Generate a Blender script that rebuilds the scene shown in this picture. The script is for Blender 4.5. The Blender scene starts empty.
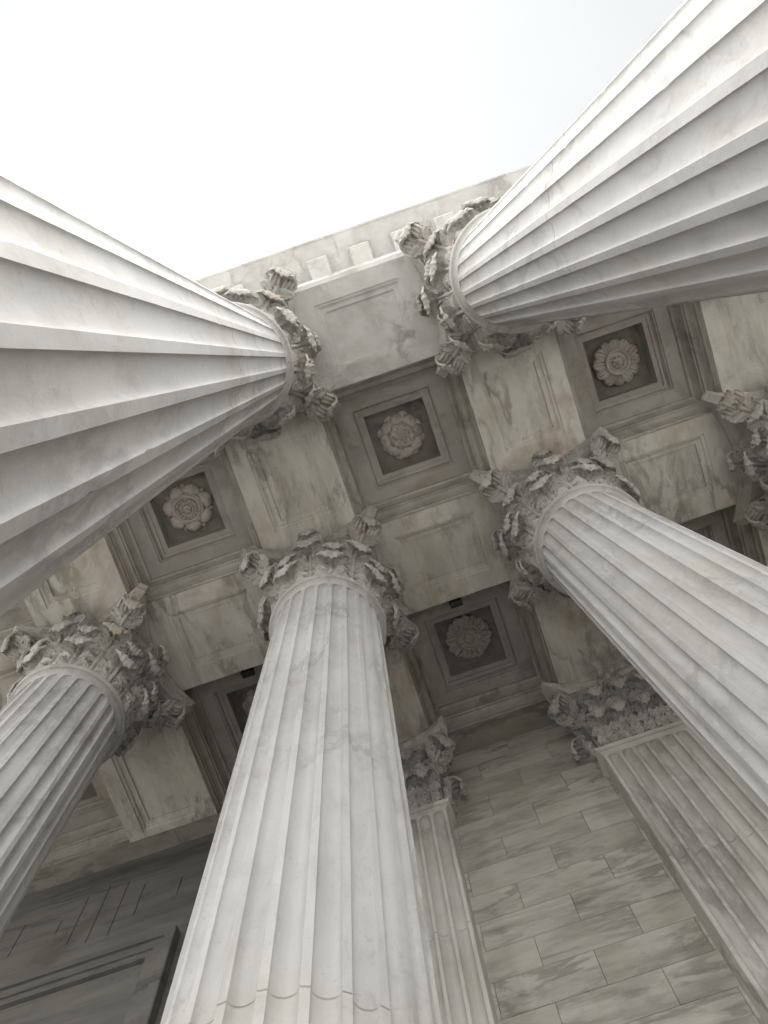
import bpy, math, random
from math import sin, cos, pi, sqrt, radians, exp
random.seed(7)
scene = bpy.context.scene
COL = bpy.data.collections.new("portico"); scene.collection.children.link(COL)

# ------------------------------------------------------------------ layout (metres, floor at z = 0)
CAM = (1.1965, 0.3077, 1.6)
SX, SY = 3.2, 3.171            # column spacing along the front / into the porch
ZR = 10.938                    # neck ring of the columns
ZS = 12.592                    # underside (soffit) of the beams
HB = 0.649                     # half width of a beam
YW = 6.0                       # wall face
YP = 5.69                      # pilaster face
R_NECK = 0.606

# ------------------------------------------------------------------ helpers
def link(o, parent=None):
    COL.objects.link(o)
    if parent is not None: o.parent = parent
    return o

def mesh(name, V, F, smooth=True, angle=38):
    me = bpy.data.meshes.new(name)
    me.from_pydata([tuple(v) for v in V], [], F)
    me.validate()
    me.update()
    if smooth:
        me.polygons.foreach_set('use_smooth', [True] * len(me.polygons))
        me.set_sharp_from_angle(angle=radians(angle))
    return me

def obj(name, me, mat=None, parent=None, loc=(0, 0, 0), rz=0.0):
    if mat is not None and len(me.materials) == 0: me.materials.append(mat)
    o = bpy.data.objects.new(name, me)
    o.location = loc; o.rotation_euler = (0, 0, rz)
    return link(o, parent)

def empty(name, loc=(0, 0, 0), rz=0.0, parent=None):
    o = bpy.data.objects.new(name, None)
    o.location = loc; o.rotation_euler = (0, 0, rz); o.empty_display_size = .2
    return link(o, parent)

def tag(o, label, cat, group=None, kind='thing'):
    o['label'] = label; o['category'] = cat; o['kind'] = kind
    if group: o['group'] = group
    return o

def structure(o):
    o['kind'] = 'structure'; return o

class MB:
    """collects vertices and faces for one mesh"""
    def __init__(s): s.V = []; s.F = []
    def add(s, V, F):
        b = len(s.V); s.V += [tuple(v) for v in V]; s.F += [tuple(i + b for i in f) for f in F]
    def grid(s, G, cu=False, cv=False, flip=False):
        nv, nu = len(G), len(G[0]); V = [p for row in G for p in row]; F = []
        for j in range(nv if cv else nv - 1):
            for i in range(nu if cu else nu - 1):
                a = j * nu + i; b = j * nu + (i + 1) % nu
                c = ((j + 1) % nv) * nu + (i + 1) % nu; d = ((j + 1) % nv) * nu + i
                F.append((a, d, c, b) if flip else (a, b, c, d))
        s.add(V, F)
    def lathe(s, prof, n=64, c=(0, 0), a0=0.0, cap=False):
        G = [[(c[0] + r * cos(a0 + 2 * pi * i / n), c[1] + r * sin(a0 + 2 * pi * i / n), z) for i in range(n)] for r, z in prof]
        s.grid(G, cu=True)
        if cap:
            b = len(s.V); m = len(prof)
            s.F.append(tuple(b - n + i for i in range(n)))
    def box(s, x0, x1, y0, y1, z0, z1, b=0.0):
        if b <= 0:
            V = [(x, y, z) for z in (z0, z1) for y in (y0, y1) for x in (x0, x1)]
            s.add(V, [(0, 2, 3, 1), (4, 5, 7, 6), (0, 1, 5, 4), (2, 6, 7, 3), (0, 4, 6, 2), (1, 3, 7, 5)])
            return
        V = []; idx = {}
        X, Y, Z = (x0, x1), (y0, y1), (z0, z1)
        def p(a, i, j, k):
            key = (a, i, j, k)
            if key not in idx:
                idx[key] = len(V)
                x = X[i] + (0 if a == 0 else (b if i == 0 else -b))
                y = Y[j] + (0 if a == 1 else (b if j == 0 else -b))
                z = Z[k] + (0 if a == 2 else (b if k == 0 else -b))
                V.append((x, y, z))
            return idx[key]
        F = []
        for i in (0, 1):
            q = [p(0, i, 0, 0), p(0, i, 1, 0), p(0, i, 1, 1), p(0, i, 0, 1)]; F.append(q if i else q[::-1])
            q = [p(1, 0, i, 0), p(1, 1, i, 0), p(1, 1, i, 1), p(1, 0, i, 1)]; F.append(q[::-1] if i else q)
            q = [p(2, 0, 0, i), p(2, 1, 0, i), p(2, 1, 1, i), p(2, 0, 1, i)]; F.append(q if i else q[::-1])
        for i in (0, 1):
            for j in (0, 1):
                q = [p(0, i, j, 0), p(0, i, j, 1), p(1, i, j, 1), p(1, i, j, 0)]; F.append(q[::-1] if i == j else q)
                q = [p(0, i, 0, j), p(0, i, 1, j), p(2, i, 1, j), p(2, i, 0, j)]; F.append(q if i == j else q[::-1])
                q = [p(1, 0, i, j), p(1, 1, i, j), p(2, 1, i, j), p(2, 0, i, j)]; F.append(q[::-1] if i == j else q)
                for k in (0, 1):
                    q = [p(0, i, j, k), p(1, i, j, k), p(2, i, j, k)]; F.append(q if (i + j + k) % 2 else q[::-1])
        s.add(V, [tuple(f) for f in F])
    def mesh(s, name, **k): return mesh(name, s.V, s.F, **k)

def solidify(V, F, N, t):
    """thick shell of a grid surface: back copy along -N, rims where an edge has one face"""
    n = len(V)
    V2 = list(V) + [tuple(v[k] - t * nn[k] for k in range(3)) for v, nn in zip(V, N)]
    F2 = list(F) + [tuple(i + n for i in reversed(f)) for f in F]
    cnt = {}
    for f in F:
        for a, b in zip(f, f[1:] + f[:1]): cnt[(a, b)] = 1
    for (a, b) in list(cnt):
        if (b, a) not in cnt: F2.append((b, a, a + n, b + n))
    return V2, F2

# ------------------------------------------------------------------ materials
def node_tools(m):
    m.use_nodes = True
    nt = m.node_tree; nt.nodes.clear()
    N = lambda t, **k: _mk(nt, t, k)
    return nt, N

def _mk(nt, t, k):
    n = nt.nodes.new(t)
    for a, v in k.items():
        if a == 'inp':
            for kk, vv in v.items():
                if isinstance(vv, bpy.types.NodeSocket): nt.links.new(vv, n.inputs[kk])
                else: n.inputs[kk].default_value = vv
        else: setattr(n, a, v)
    return n

def marble(name, light, dark, vein_col, scale=1.0, vein=.55, stain=(.36, .27, .19), stain_amt=0.0, stretch=(1, 1, 1),
           island=0.0, rough=.78, bump=.25, spot=0.0, objvar=.1, cloud=.5, rot=(.5, .35, .3), pit=0.0, streak=None, streak_amt=.5, streak_col=(.2, .15, .1)):
    m = bpy.data.materials.new(name); nt, N = node_tools(m)
    tc = N('ShaderNodeTexCoord'); oi = N('ShaderNodeObjectInfo'); geo = N('ShaderNodeNewGeometry')
    if island > 0:
        add = N('ShaderNodeMath', operation='ADD', inp={0: oi.outputs['Random'], 1: geo.outputs['Random Per Island']}).outputs[0]
    else: add = oi.outputs['Random']
    off = N('ShaderNodeCombineXYZ', inp={0: N('ShaderNodeMath', operation='MULTIPLY', inp={0: add, 1: 43.7}).outputs[0],
                                        1: N('ShaderNodeMath', operation='MULTIPLY', inp={0: add, 1: 91.3}).outputs[0],
                                        2: N('ShaderNodeMath', operation='MULTIPLY', inp={0: add, 1: 67.1}).outputs[0]})
    map_ = N('ShaderNodeMapping', inp={'Vector': tc.outputs['Object'], 'Rotation': rot, 'Scale': tuple(s * scale for s in stretch)})
    vec = N('ShaderNodeVectorMath', operation='ADD', inp={0: map_.outputs[0], 1: off.outputs[0]}).outputs[0]
    vraw = N('ShaderNodeVectorMath', operation='ADD', inp={0: tc.outputs['Object'], 1: off.outputs[0]}).outputs[0]
    warp = N('ShaderNodeTexNoise', inp={'Vector': vec, 'Scale': 1.1, 'Detail': 4.0, 'Roughness': .55})
    wv = N('ShaderNodeVectorMath', operation='MULTIPLY_ADD', inp={0: warp.outputs['Color'], 1: (.55, .55, .55), 2: vec}).outputs[0]
    def noise(v, s, d=6.0, r=.6, dist=0.0):
        return N('ShaderNodeTexNoise', inp={'Vector': v, 'Scale': s, 'Detail': d, 'Roughness': r, 'Distortion': dist}).outputs['Fac']
    def ramp(f, a, b, lo=0.0, hi=1.0):
        return N('ShaderNodeMapRange', clamp=True, interpolation_type='SMOOTHSTEP', inp={'Value': f, 'From Min': a, 'From Max': b, 'To Min': lo, 'To Max': hi}).outputs[0]
    def math(op, a, b): return N('ShaderNodeMath', operation=op, inp={0: a, 1: b}).outputs[0]
    def ridge(f, w):   # thin line where the noise crosses one half
        d = math('ABSOLUTE', math('SUBTRACT', f, .5), 0.0)
        return ramp(d, 0.0, w, 1.0, 0.0)
    v1 = ridge(noise(wv, .9, 8.0, .62, .25), .055)
    v2 = ridge(noise(wv, 2.1, 7.0, .66, .15), .05)
    mask = ramp(noise(vec, .7, 3.0), .42, .62)
    mask2 = ramp(noise(vec, 1.3, 3.0), .45, .7)
    veins = math('ADD', math('MULTIPLY', v1, mask), math('MULTIPLY', math('MULTIPLY', v2, mask2), .6))
    soft = ramp(noise(wv, 1.3, 7.0, .62), .40, .68)                       # cloudy grey drift of the marble
    fine = noise(vec, 7.0, 6.0, .7)
    base = N('ShaderNodeMix', data_type='RGBA', inp={0: math('MULTIPLY', soft, cloud), 6: (*light, 1), 7: (*dark, 1)}).outputs[2]
    base = N('ShaderNodeMix', data_type='RGBA', inp={0: math('MULTIPLY', math('MINIMUM', veins, 1.0), vein), 6: base, 7: (*vein_col, 1)}).outputs[2]
    if stain_amt > 0:
        sm = math('MULTIPLY', ramp(noise(vraw, .75, 5.0, .6, .8), .50, .72), stain_amt)
        base = N('ShaderNodeMix', data_type='RGBA', inp={0: sm, 6: base, 7: (*stain, 1)}).outputs[2]
        sm2 = math('MULTIPLY', ramp(noise(vraw, 2.6, 6.0, .65), .58, .75), stain_amt * .7)
        base = N('ShaderNodeMix', data_type='RGBA', inp={0: sm2, 6: base, 7: (stain[0] * .55, stain[1] * .6, stain[2] * .66, 1)}).outputs[2]
    if streak is not None:           # long soft streaks of the stone
        sv = N('ShaderNodeMapping', inp={'Vector': vraw, 'Rotation': (.04, .05, .12), 'Scale': streak}).outputs[0]
        st = math('MULTIPLY', ramp(noise(sv, 1.0, 7.0, .68, .5), .50, .74), streak_amt)
        base = N('ShaderNodeMix', data_type='RGBA', inp={0: st, 6: base, 7: (*streak_col, 1)}).outputs[2]
    if spot > 0:
        sp = math('MULTIPLY', ramp(noise(vraw, 26.0, 2.0, .5), .64, .72), spot)
        base = N('ShaderNodeMix', data_type='RGBA', inp={0: sp, 6: base, 7: (.10, .085, .07, 1)}).outputs[2]
    # overall tone: fine grain + per object + per block
    tone = math('ADD', math('MULTIPLY', fine, .22), .89)
    tone = math('MULTIPLY', tone, math('ADD', math('MULTIPLY', oi.outputs['Random'], objvar), 1 - objvar / 2))
    if island > 0:
        tone = math('MULTIPLY', tone, math('ADD', math('MULTIPLY', geo.outputs['Random Per Island'], island), 1 - island / 2))
    base = N('ShaderNodeMix', data_type='RGBA', blend_type='MULTIPLY',
             inp={0: 1.0, 6: base, 7: N('ShaderNodeCombineXYZ', inp={0: tone, 1: tone, 2: tone}).outputs[0]}).outputs[2]
    h = math('ADD', math('MULTIPLY', noise(vraw, 38.0, 5.0, .65), .35), math('MULTIPLY', noise(vraw, 5.0, 4.0, .6), 1.0))
    if pit > 0:
        h = math('SUBTRACT', h, math('MULTIPLY', ramp(noise(vraw, 17.0, 2.0), .62, .70), pit))
    bp = N('ShaderNodeBump', inp={'Strength': bump, 'Distance': .02, 'Height': h})
    bs = N('ShaderNodeBsdfPrincipled', inp={'Base Color': base, 'Normal': bp.outputs[0]})
    rg = ramp(fine, .3, .7, rough - .08, rough + .12)
    nt.links.new(rg, bs.inputs['Roughness'])
    bs.inputs['Specular IOR Level'].default_value = .18
    out = N('ShaderNodeOutputMaterial'); nt.links.new(bs.outputs[0], out.inputs[0])
    return m

def plain(name, col, rough=.5, metal=0.0):
    m = bpy.data.materials.new(name); nt, N = node_tools(m)
    tc = N('ShaderNodeTexCoord')
    n = N('ShaderNodeTexNoise', inp={'Vector': tc.outputs['Object'], 'Scale': 14.0, 'Detail': 5.0})
    k = N('ShaderNodeMapRange', inp={'Value': n.outputs['Fac'], 'To Min': .8, 'To Max': 1.15}).outputs[0]
    c = N('ShaderNodeMix', data_type='RGBA', blend_type='MULTIPLY', inp={0: 1.0, 6: (*col, 1), 7: N('ShaderNodeCombineXYZ', inp={0: k, 1: k, 2: k}).outputs[0]})
    bs = N('ShaderNodeBsdfPrincipled', inp={'Base Color': c.outputs[2], 'Roughness': rough, 'Metallic': metal})
    out = N('ShaderNodeOutputMaterial'); nt.links.new(bs.outputs[0], out.inputs[0])
    return m

GREY = (.30, .29, .27)
M_SHAFT = marble('shaft_marble', (0.423, 0.416, 0.402), (0.321, 0.314, 0.299), (0.200, 0.193, 0.180), scale=2.0, vein=.42, stretch=(1, 1, .45), bump=.22, cloud=.55, objvar=.05, rot=(.5, .35, .2), stain=(0.344, 0.302, 0.248), stain_amt=.35, streak=(3.0, 3.0, .32), streak_amt=.40, streak_col=(0.270, 0.260, 0.234), spot=.12)
M_CAP = marble('capital_marble', (0.461, 0.449, 0.422), (0.334, 0.321, 0.295), (0.173, 0.163, 0.145), scale=2.6, vein=.4, bump=.5, spot=.85, stain=(0.299, 0.213, 0.146), stain_amt=.45, objvar=.2, pit=1.0, cloud=.8)
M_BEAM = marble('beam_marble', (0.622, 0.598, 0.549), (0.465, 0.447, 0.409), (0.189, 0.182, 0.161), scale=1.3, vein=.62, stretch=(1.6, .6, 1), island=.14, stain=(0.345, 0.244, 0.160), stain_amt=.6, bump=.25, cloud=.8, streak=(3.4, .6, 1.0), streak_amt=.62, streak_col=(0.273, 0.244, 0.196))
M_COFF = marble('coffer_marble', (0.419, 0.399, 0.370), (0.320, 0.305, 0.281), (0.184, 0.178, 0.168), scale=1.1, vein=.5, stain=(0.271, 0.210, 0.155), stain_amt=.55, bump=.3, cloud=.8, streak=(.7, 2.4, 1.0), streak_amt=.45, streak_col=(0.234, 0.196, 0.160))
M_MOLD = marble('moulding_marble', (0.440, 0.418, 0.380), (0.319, 0.303, 0.275), (0.154, 0.149, 0.132), scale=1.1, vein=.5, stain=(0.275, 0.220, 0.165), stain_amt=.4, bump=.3, cloud=.8, streak=(1.8, 1.8, 1.0), streak_amt=.55, streak_col=(0.165, 0.154, 0.138))
M_GROUND = marble('ground_paving', (.20, .195, .185), (.16, .155, .145), (.25, .24, .22), scale=.3, vein=.25, bump=.2)
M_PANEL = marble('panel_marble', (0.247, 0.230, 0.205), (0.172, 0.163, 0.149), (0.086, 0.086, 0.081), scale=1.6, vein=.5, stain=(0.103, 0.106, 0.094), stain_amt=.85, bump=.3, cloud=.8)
M_ROS = marble('rosette_marble', (0.525, 0.487, 0.452), (0.411, 0.378, 0.351), (0.185, 0.172, 0.151), scale=3.0, vein=.3, stain=(0.289, 0.226, 0.175), stain_amt=.6, bump=.45, spot=.3, pit=.5)
M_WALL_SHADE = marble('wall_marble_shade', (0.314, 0.303, 0.271), (0.217, 0.210, 0.186), (0.116, 0.111, 0.096), scale=1.3, vein=.6, stretch=(.5, 1, 1.8), island=.13, stain=(0.247, 0.220, 0.158), stain_amt=.35, bump=.25, cloud=.95, rot=(.1, .5, .1), streak=(.45, 1.0, 4.2), streak_amt=.7, streak_col=(0.131, 0.125, 0.109))  # wall marble again, darkened to carry the shade under the ceiling
M_WALL = marble('wall_marble', (0.462, 0.445, 0.399), (0.319, 0.309, 0.274), (0.171, 0.163, 0.141), scale=1.3, vein=.6, stretch=(.5, 1, 1.8), island=.13, stain=(0.363, 0.324, 0.233), stain_amt=.35, bump=.25, cloud=.95, rot=(.1, .5, .1), streak=(.45, 1.0, 4.2), streak_amt=.7, streak_col=(0.193, 0.184, 0.161))
M_SHADE = marble('shade_toned_marble', (0.160, 0.154, 0.139), (0.119, 0.115, 0.102), (0.059, 0.059, 0.052), scale=.9, vein=.6, stretch=(.35, 1, 2.2), stain=(0.091, 0.087, 0.072), stain_amt=.7, bump=.3, cloud=.9, streak=(.3, 1.0, 3.0), streak_amt=.6, streak_col=(0.071, 0.070, 0.061))  # deep shade of the lower left corner put into the stone colour
M_PIL = marble('pilaster_marble', (0.537, 0.527, 0.490), (0.412, 0.398, 0.368), (0.217, 0.208, 0.186), scale=1.0, vein=.6, stretch=(1.2, 1, .4), stain=(0.389, 0.347, 0.269), stain_amt=.35, bump=.3, cloud=.75, streak=(2.5, 2.5, .35), streak_amt=.5, streak_col=(0.287, 0.258, 0.210))
M_FRONT = marble('entablature_marble', (0.690, 0.684, 0.670), (0.531, 0.525, 0.511), (0.293, 0.288, 0.283), scale=1.0, vein=.6, island=.08, stain=(0.394, 0.336, 0.270), stain_amt=.3, bump=.22, cloud=.8, streak=(.5, 1.6, 2.0), streak_amt=.4, streak_col=(0.342, 0.304, 0.260))
M_FLOOR = marble('floor_stone', (.80, .78, .75), (.70, .68, .65), (.4, .39, .37), scale=.6, vein=.3, bump=.2)
M_LOW_BOUNCE = marble('low_bounce_stone', (.12, .118, .115), (.09, .088, .085), (.06, .058, .056), scale=1.2, vein=.2, bump=.2)  # dark so the unseen floor bounces little light upward
M_PLAZA = marble('plaza_stone', (.62, .605, .58), (.52, .505, .48), (0.300, 0.290, 0.270), scale=.3, vein=.25, bump=.2)
M_JOINT = plain('joint_grime', (.085, .08, .07), .9)
M_BLACK = plain('black_metal', (.02, .02, .022), .45, .3)
M_GLASS = plain('lamp_glass', (.012, .016, .02), .15)
M_BRONZE = plain('dark_bronze', (.05, .045, .035), .45, .6)

# ------------------------------------------------------------------ column shaft
def shaft_r(z): return R_NECK + .0073 * (ZR - z)

def flute_rows(zlist, sector, ztop, zbot, depth, wf):
    pass

def shaft_mesh(joints, depth=.052):
    NF, S = 24, 13
    zt, zb = ZR - .135, .95; rf = .075
    zs = [.55, .7, .85]
    zs += [zb + rf * (1 - cos(a)) for a in (0, .35, .7, 1.05, 1.35)]
    k = 150
    zs += [zb + rf + .1 + (zt - zb - 2 * rf - .2) * i / k for i in range(k + 1)]
    for j in joints: zs += [j - .006, j - .0025, j, j + .0025, j + .006]
    zs += [zt - rf * (1 - cos(a)) for a in (1.5, 1.3, 1.1, .9, .7, .5, .3, .12, 0)]
    zs += [ZR - .125, ZR - .115]
    zs = sorted(zs)
    G = []
    rnd = random.Random(3)
    for z in zs:
        if z >= zt or z <= zb: t = 1.0
        elif z > zt - rf: t = (z - (zt - rf)) / rf
        elif z < zb + rf: t = ((zb + rf) - z) / rf
        else: t = 0.0
        w = max(sqrt(max(0, 1 - t * t)), .02)
        r = shaft_r(z)
        for j in joints:
            if abs(z - j) < .001: r -= .008
            elif abs(z - j) < .004: r -= .005
        row = []
        body = zb + .2 < z < zt - .2 and min([abs(z - j) for j in joints] + [9]) > .02
        for f in range(NF):
            a0 = 2 * pi * f / NF
            ha = radians(5.6) * w
            for i in range(S):
                s = -1 + 2 * i / (S - 1)
                s = sin(s * pi / 2)
                d = depth * w * sqrt(max(0, 1 - s * s)) * (r / .65)
                a = a0 + ha * s
                if body and i in (0, S - 1):                     # worn edge, now and then a chip
                    d += rnd.uniform(0, .0012) + (rnd.uniform(.003, .009) if rnd.random() < .012 else 0)
                row.append(((r - d) * cos(a), (r - d) * sin(a), z))
        G.append(row)
    b = MB(); b.grid(G, cu=True)
    return b.mesh('shaft', angle=32)

def ring_mesh():
    b = MB()
    r = R_NECK
    prof = [(r - .004, ZR - .12)]
    for i in range(7):
        t = i / 6; prof.append((r + .035 * t * t, ZR - .115 + .05 * t))
    prof += [(r + .037, ZR - .064), (r + .037, ZR - .047), (r + .030, ZR - .045)]
    for i in range(11):
        a = -pi / 2 + pi * i / 10
        prof.append((r + .030 + .042 * cos(a), ZR + .042 * sin(a)))
    prof += [(r - .02, ZR + .045)]
    b.lathe(prof, 96); return b.mesh('neck_ring', angle=50)

def base_mesh():
    b = MB(); b.box(-.95, .95, -.95, .95, .012, .2, .01)
    def tor(r, z, h, o): return [(r + o * cos(-pi / 2 + pi * i / 8), z + h + h * sin(-pi / 2 + pi * i / 8)) for i in range(9)]
    prof = [(.8, .2)] + tor(.82, .2, .075, .075) + [(.80, .355)] + [(.75, .375), (.72, .41), (.735, .445)] + tor(.74, .45, .045, .045) + [(.74, .545), (.70, .58)]
    b.lathe(prof, 72); return b.mesh('base', angle=45)

# ------------------------------------------------------------------ acanthus leaves
def bell_r(z):   # z above the ring
    t = max(0, min(1, z / 1.45))
    return .585 + .03 * t + .17 * t ** 5

def leaf_mesh(name, z0, h, W, lean, curl, sweep, nl=5, seed=0, flat=False, tipw=1.0, hood=.55, nser=7):
    """acanthus leaf rising in the +X direction from the bell; its broad tip rolls outward, down and back in"""
    rnd = random.Random(seed)
    sp = []
    zc = z0 + h - curl
    n1 = 34
    for i in range(n1 + 1):
        t = i / n1; z = z0 + (zc - z0) * t
        sp.append((bell_r(z) + .035 + lean * t ** 2.2, z))
    rc = sp[-1][0] + curl
    n2 = 34
    for i in range(1, n2 + 1):
        q = i / n2
        ph = pi - (pi + radians(sweep)) * q
        k = 1 + .25 * q * q
        sp.append((rc + curl * cos(ph) * (1 + .1 * q), zc + curl * sin(ph) * (k if ph < 0 else 1)))
    L = [0]
    for a, b in zip(sp, sp[1:]): L.append(L[-1] + sqrt((a[0] - b[0]) ** 2 + (a[1] - b[1]) ** 2))
    T = L[-1]
    def at(v):
        d = max(0, min(1, v)) * T
        j = 0
        while j < len(L) - 2 and L[j + 1] < d: j += 1
        f = (d - L[j]) / max(1e-6, L[j + 1] - L[j])
        a, b = sp[j], sp[j + 1]
        tx, tz = b[0] - a[0], b[1] - a[1]; q = sqrt(tx * tx + tz * tz)
        return a[0] + (b[0] - a[0]) * f, a[1] + (b[1] - a[1]) * f, tx / q, tz / q
    NV, NU = 80, 49
    cs = L[n1] / T                       # where the roll starts
    V = []; NN = []
    for j in range(NV + 1):
        v0 = j / NV
        for i in range(NU):
            u = -1 + 2 * i / (NU - 1); au = abs(u)
            cl0 = max(0, (v0 - cs) / (1 - cs))
            vend = 1 - (1 - cs) * (.74 * au ** 2.2 + .055 * abs(sin(u * pi * nser / 2)) ** .7)
            v = v0 * (1 + (vend - 1) * cl0 ** 1.5)
            cl = max(0, (v - cs) / (1 - cs)); st = 1 - min(1, cl * 2.5)
            fr = (v * nl + .1) % 1.0
            lobe = .70 + .30 * sin(pi * min(1, fr * 1.12)) ** .7 if fr < .89 else .68
            ser = 1 + .07 * (abs(((v * nl * 4) % 1.0) - .5) * 2 - .5)
            e1 = .72 + .28 * sin(min(1, v / (cs * .9)) * pi / 2)
            pinch = 1 - .16 * exp(-((v - cs * .80) / .10) ** 2)
            w = W * e1 * pinch * (1 + (tipw - 1) * min(1, cl * 2))
            mixl = max(0, (au - .45) / .55) * st
            w2 = w * (1 - mixl * (1 - lobe * ser))
            vv = v + .055 * au * (1 - v) * (1 if v > .05 else v / .05) * st
            r, z, tx, tz = at(vv)
            nx, nz = tz, -tx
            y = u * w2
            off = -y * y / (2 * (.62 if not flat else 6.0)) * (1 - cl)
            off += hood * y * y / max(W, .1) * cl
            off += .034 * au ** 1.2 * st
            ph = v * nl + .1 - .42 * au
            off += .022 * min(1, au * 1.8) * (-cos(2 * pi * ph)) * st
            off += .012 * min(1, au * 2.5) * cos(2 * pi * (v * nl * 4 - 1.3 * au)) * st
            off += -.006 * cos(u * pi * nser) * min(1, cl * 2.2)
            off += (.026 * exp(-(u / .09) ** 2) - .014 * exp(-((au - .17) / .07) ** 2)) * (1 - .8 * cl)
            V.append((r + nx * off, y, z + nz * off)); NN.append((nx, 0, nz))
    F = []
    for j in range(NV):
        v = (j + .5) / NV; fr = (v * nl + .1) % 1.0; cl = max(0, (v - cs) / (1 - cs))
        for i in range(NU - 1):
            u = -1 + 2 * (i + .5) / (NU - 1); au = abs(u)
            if .08 < v < cs * .96 and (fr > .88 or fr < .06) and .36 < au < .56: continue
            if .10 < v < cs * .98 and .40 < fr < .52 and .18 < au < .27: continue
            if .40 < cl < .47 and min(abs(au - .24), abs(au - .70)) < .035: continue
            if .62 < cl < .68 and abs(au - .47) < .035: continue
            a = j * NU + i
            F.append((a, a + NU, a + NU + 1, a + 1))
    V, F = solidify(V, F, NN, .03)
    return mesh(name, V, F, angle=55)

def sweep_strip(path, width_fn, thick, axis_y=True):
    """ribbon of rectangular section swept along an (r,z) path, width along y"""
    G = []
    n = len(path)
    for i, (r, z) in enumerate(path):
        a = path[max(0, i - 1)]; b = path[min(n - 1, i + 1)]
        tx, tz = b[0] - a[0], b[1] - a[1]; q = sqrt(tx * tx + tz * tz) + 1e-9
        nx, nz = tz / q, -tx / q
        w = width_fn(i / (n - 1)); t = thick * (1 - .4 * i / (n - 1))
        prof = [(-w, -t), (w, -t), (w, t), (w * .75, t), (w * .6, t * .35), (-w * .6, t * .35), (-w * .75, t), (-w, t)]
        G.append([(r + nx * o, y, z + nz * o) for y, o in prof])
    b = MB(); b.grid(G, cu=True)
    b.add(G[0], [tuple(range(8))]); b.add(G[-1], [tuple(reversed(range(8)))])
    return b

def spiral(cx, cz, r0, turns, start, n=60, cw=True):
    out = []
    for i in range(n + 1):
        t = i / n; a = start - (2 * pi * turns) * t * (1 if cw else -1)
        r = r0 * (1 - .82 * t ** .85)
        out.append((cx + r * cos(a), cz + r * sin(a)))
    return out

def volute_mesh():
    p = []
    for i in range(22):
        t = i / 21
        p.append((.66 + .40 * t ** 1.7, .62 + .74 * t ** .8))
    c = (1.06, 1.25)
    s = spiral(c[0], c[1], .125, 1.75, radians(95), 54)
    p += s[1:]
    G = []; n = len(p); m = 17
    for i, (r, z) in enumerate(p):
        a = p[max(0, i - 1)]; b = p[min(n - 1, i + 1)]
        tx, tz = b[0] - a[0], b[1] - a[1]; q = sqrt(tx * tx + tz * tz) + 1e-9
        nx, nz = tz / q, -tx / q
        w = .045 + .035 * min(1, i / n * 1.6); row = []
        for k in range(m):       # deeply ribbed outside
            y = -w + 2 * w * k / (m - 1); d = -.012 - .026 * abs(sin(k / (m - 1) * pi * 3))
            row.append((r + nx * d, y, z + nz * d))
        row += [(r + nx * .018, w, z + nz * .018), (r + nx * .018, -w, z + nz * .018)]
        G.append(row)
    b = MB(); b.grid(G, cu=True)
    b.add(G[0], [tuple(range(m + 2))]); b.add(G[-1], [tuple(reversed(range(m + 2)))])
    return b.mesh('volute', angle=60)

def helix_mesh():
    p = []
    for i in range(18):
        t = i / 17
        p.append((.05 + .12 * t ** 1.5, .72 + .46 * t))          # sideways (tangent) coordinate, height
    p += spiral(.10, 1.19, .085, 1.5, radians(0), 40, cw=False)[1:]
    b = sweep_strip(p, lambda t: .045, .016)
    # swap: path runs along the face, ribbon width along the radius
    V = [(bell_r(z) + .10 + y + .05 * max(0, (z - .8)) , x, z) for (x, y, z) in b.V]
    return mesh('helix', V, b.F, angle=40)

def fleuron_mesh():
    b = MB(); n = 40; G = []
    for j in range(9):
        t = j / 8; row = []
        for i in range(n):
            a = 2 * pi * i / n
            r = .145 * t * (1 + .16 * abs(cos(3 * a)) * t)
            d = .10 * (1 - t ** 2) + .028 * sin(t * 9) + .02 * abs(cos(3 * a)) * t
            row.append((.70 + d, r * cos(a), 1.52 + r * sin(a) * .85))
        G.append(row)
    b.grid(G, cu=True)
    G2 = [[(.70 - .05 * k, y, z) for (x, y, z) in G[-1]] for k in (0, 1, 3)]
    b.grid([G[-1]] + G2[1:], cu=True)
    return b.mesh('fleuron', angle=60)

def abacus_outline(k=1.0, off=0.0):
    pts = []
    a, tipc = .93, .085
    for q in range(4):
        # side q faces angle q*90deg ; runs from one cut corner to the next
        half = a - tipc
        for i in range(15):
            s = -1 + 2 * i / 14
            x = .70 + (a - .70) * abs(s) ** 2.0
            y = half * s
            x = x * k + off; y = y * (k + off * .6)
            c, sn = cos(q * pi / 2), sin(q * pi / 2)
            pts.append((x * c - y * sn, x * sn + y * c))
    return pts

def abacus_mesh():
    lv = [(.80, ZS - .29), (.93, ZS - .275), (.93, ZS - .255), (.94, ZS - .22), (.965, ZS - .175), (1.0, ZS - .145), (1.0, ZS - .115), (.985, ZS - .112), (.985, ZS - .10), (1.01, ZS - .08), (1.03, ZS - .05), (1.035, ZS - .02), (1.02, ZS - .002)]
    b = MB(); G = []
    for k, z in lv: G.append([(x, y, z) for x, y in abacus_outline(k)])
    b.grid(G, cu=True)
    b.add(G[0], [tuple(reversed(range(len(G[0]))))])
    return b.mesh('abacus', angle=35)

def bell_mesh():
    b = MB()
    prof = [(bell_r(.0) - .01, ZR + .03)] + [(bell_r(z), ZR + z) for z in [.06 + 1.27 * i / 16 for i in range(17)]]
    prof += [(bell_r(1.33) + .03, ZR + 1.36), (bell_r(1.33) + .02, ZR + 1.39), (.60, ZR + 1.40)]
    b.lathe(prof, 64); return b.mesh('bell', angle=50)

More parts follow.
